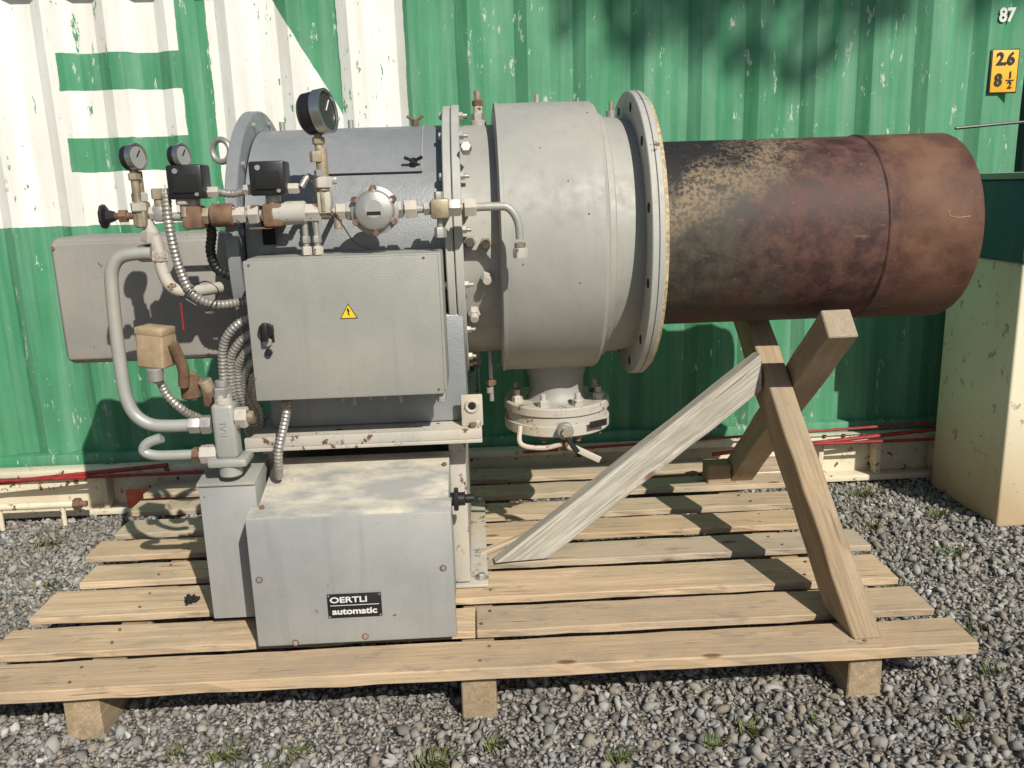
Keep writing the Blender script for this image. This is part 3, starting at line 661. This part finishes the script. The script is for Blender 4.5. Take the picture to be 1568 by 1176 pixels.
for cx,cy,n,s in ((-.75,2.14,120,.04),(-.55,2.12,90,.035),(-.9,2.16,60,.03),(-.62,2.05,60,.035),(-.15,2.05,150,.05),(-.1,1.98,80,.04),(.0,2.12,60,.03),(.35,2.03,70,.03),(.75,2.12,100,.035),(.62,2.06,60,.035),(.95,2.15,60,.03),(-2.0,3.75,60,.06),(-2.25,3.6,40,.05),(-1.8,3.3,40,.045),(1.75,3.5,70,.05),(1.95,3.2,60,.05),(1.65,2.6,50,.05),(1.55,2.9,70,.06),(1.35,2.1,50,.03),(1.9,3.9,90,.06),(-1.75,2.4,40,.04),(1.6,3.9,60,.05),(2.1,3.6,60,.05),(1.6,2.35,50,.04)):
    tuft(cx,cy,n,s)
p.done('weeds')
p=Part()
for i in range(16):
    a,b=random.gauss(-1.03,.010),random.gauss(2.74,.008); p.tube([(a,b,.192),(a+random.uniform(-.015,.015),b+random.uniform(-.015,.015),.20+random.random()*.014),(a+random.uniform(-.015,.015),b+random.uniform(-.015,.015),.193)],.004,'dark',5)
p.done('leaf_debris')
# ================================================================== TREE (stands behind the photographer, its crown shades the container top)
t=NT('bark',.9); t.color(t.mix(t.noise(t.obj(),12,4),(.10,.07,.05),(.20,.16,.12))); M['bark']=t.m
t=NT('tree_leaf',.6); t.color(t.mix(t.noise(t.obj(),1.5,3),(.04,.09,.02),(.09,.14,.04))); M['leaf']=t.m
TR=empty('deciduous_tree'); tx,ty=10.0,-5.2
p=Part()
def limb(p0,p1,r0,r1,n=8):
    p0=Vector(p0);p1=Vector(p1); a,b,d=basis(p1-p0); vs=[];fs=[];m=6
    for j in range(m+1):
        q=p0.lerp(p1,j/m)+Vector((random.uniform(-1,1),random.uniform(-1,1),0))*.06*(0<j<m); r=r0+(r1-r0)*j/m
        for i in range(n): th=2*pi*i/n; vs.append(q+(a*math.cos(th)+b*math.sin(th))*r)
    for j in range(m):
        for i in range(n): i2=(i+1)%n; fs.append([j*n+i,j*n+i2,(j+1)*n+i2,(j+1)*n+i])
    p.add(vs,fs,'bark')
limb((tx,ty,0),(tx+.1,ty,5.5),.34,.25,12); limb((tx+.1,ty,5.5),(tx-.2,ty,11),.25,.1,10)
tips=[(5.4,-4.7,10.95,.85),(6.1,-4.9,11.05,.9),(6.7,-4.7,11.15,.9),(6.9,-5.0,12.4,1),(5.7,-5.0,12.0,1),(8.3,-5.2,11.6,1),(9.2,-4.6,12.8,1),(10.5,-5.5,12.5,1),(11.8,-5,11.0,1),(12.2,-4.5,9.5,.9),(8.0,-6.4,12.8,1),(10.4,-3.8,9.8,.9),(10.4,-6.8,9.5,.9)]
for q in tips: limb((tx-.05,ty,random.uniform(8,10)),q[:3],.10,.02)
p.done('trunk_and_limbs',TR)
p=Part()
for q in tips:
    R0=q[3]*.85; q=Vector(q[:3])
    for i in range(620):
        d=Vector((random.gauss(0,1),random.gauss(0,1),random.gauss(0,.75))).normalized()*R0*random.random()**.45
        c=q+d; u=Vector((random.gauss(0,1),random.gauss(0,1),random.gauss(0,1))).normalized(); w=u.orthogonal().normalized(); s=random.uniform(.07,.12)
        p.add([c-u*s,c+w*s*.55,c+u*s,c-w*s*.55],[[0,1,2,3]],'leaf')
p.done('crown',TR)

# ================================================================== LIGHT + CAMERA
sv=Vector((.48,-1,.88)).normalized()
L=bpy.data.lights.new('sun','SUN'); L.energy=5.0; L.angle=math.radians(.53); L.color=(1,.955,.87)
lo=bpy.data.objects.new('sun',L); COL.objects.link(lo); lo.rotation_euler=sv.to_track_quat('Z','Y').to_euler(); lo.location=(5,-10,9)
W=bpy.data.worlds.new('World'); S.world=W; W.use_nodes=True; n=W.node_tree.nodes
sk=n.new('ShaderNodeTexSky'); sk.sky_type='NISHITA'; sk.sun_disc=False; sk.sun_elevation=math.asin(sv.z); sk.sun_rotation=math.atan2(sv.x,sv.y)
W.node_tree.links.new(sk.outputs[0],n['Background'].inputs[0]); n['Background'].inputs[1].default_value=.068
cd=bpy.data.cameras.new('camera'); co=bpy.data.objects.new('camera',cd); COL.objects.link(co); S.camera=co
cd.sensor_width=36; cd.lens=36*1300/1568; cd.clip_end=1000; cd.clip_start=.05
co.matrix_world=Matrix.Translation((0,0,1.55))@Matrix.Rotation(math.radians(-2.2),4,'Z')@Matrix.Rotation(math.radians(90-13),4,'X')@Matrix.Rotation(math.radians(-1.8),4,'Z')
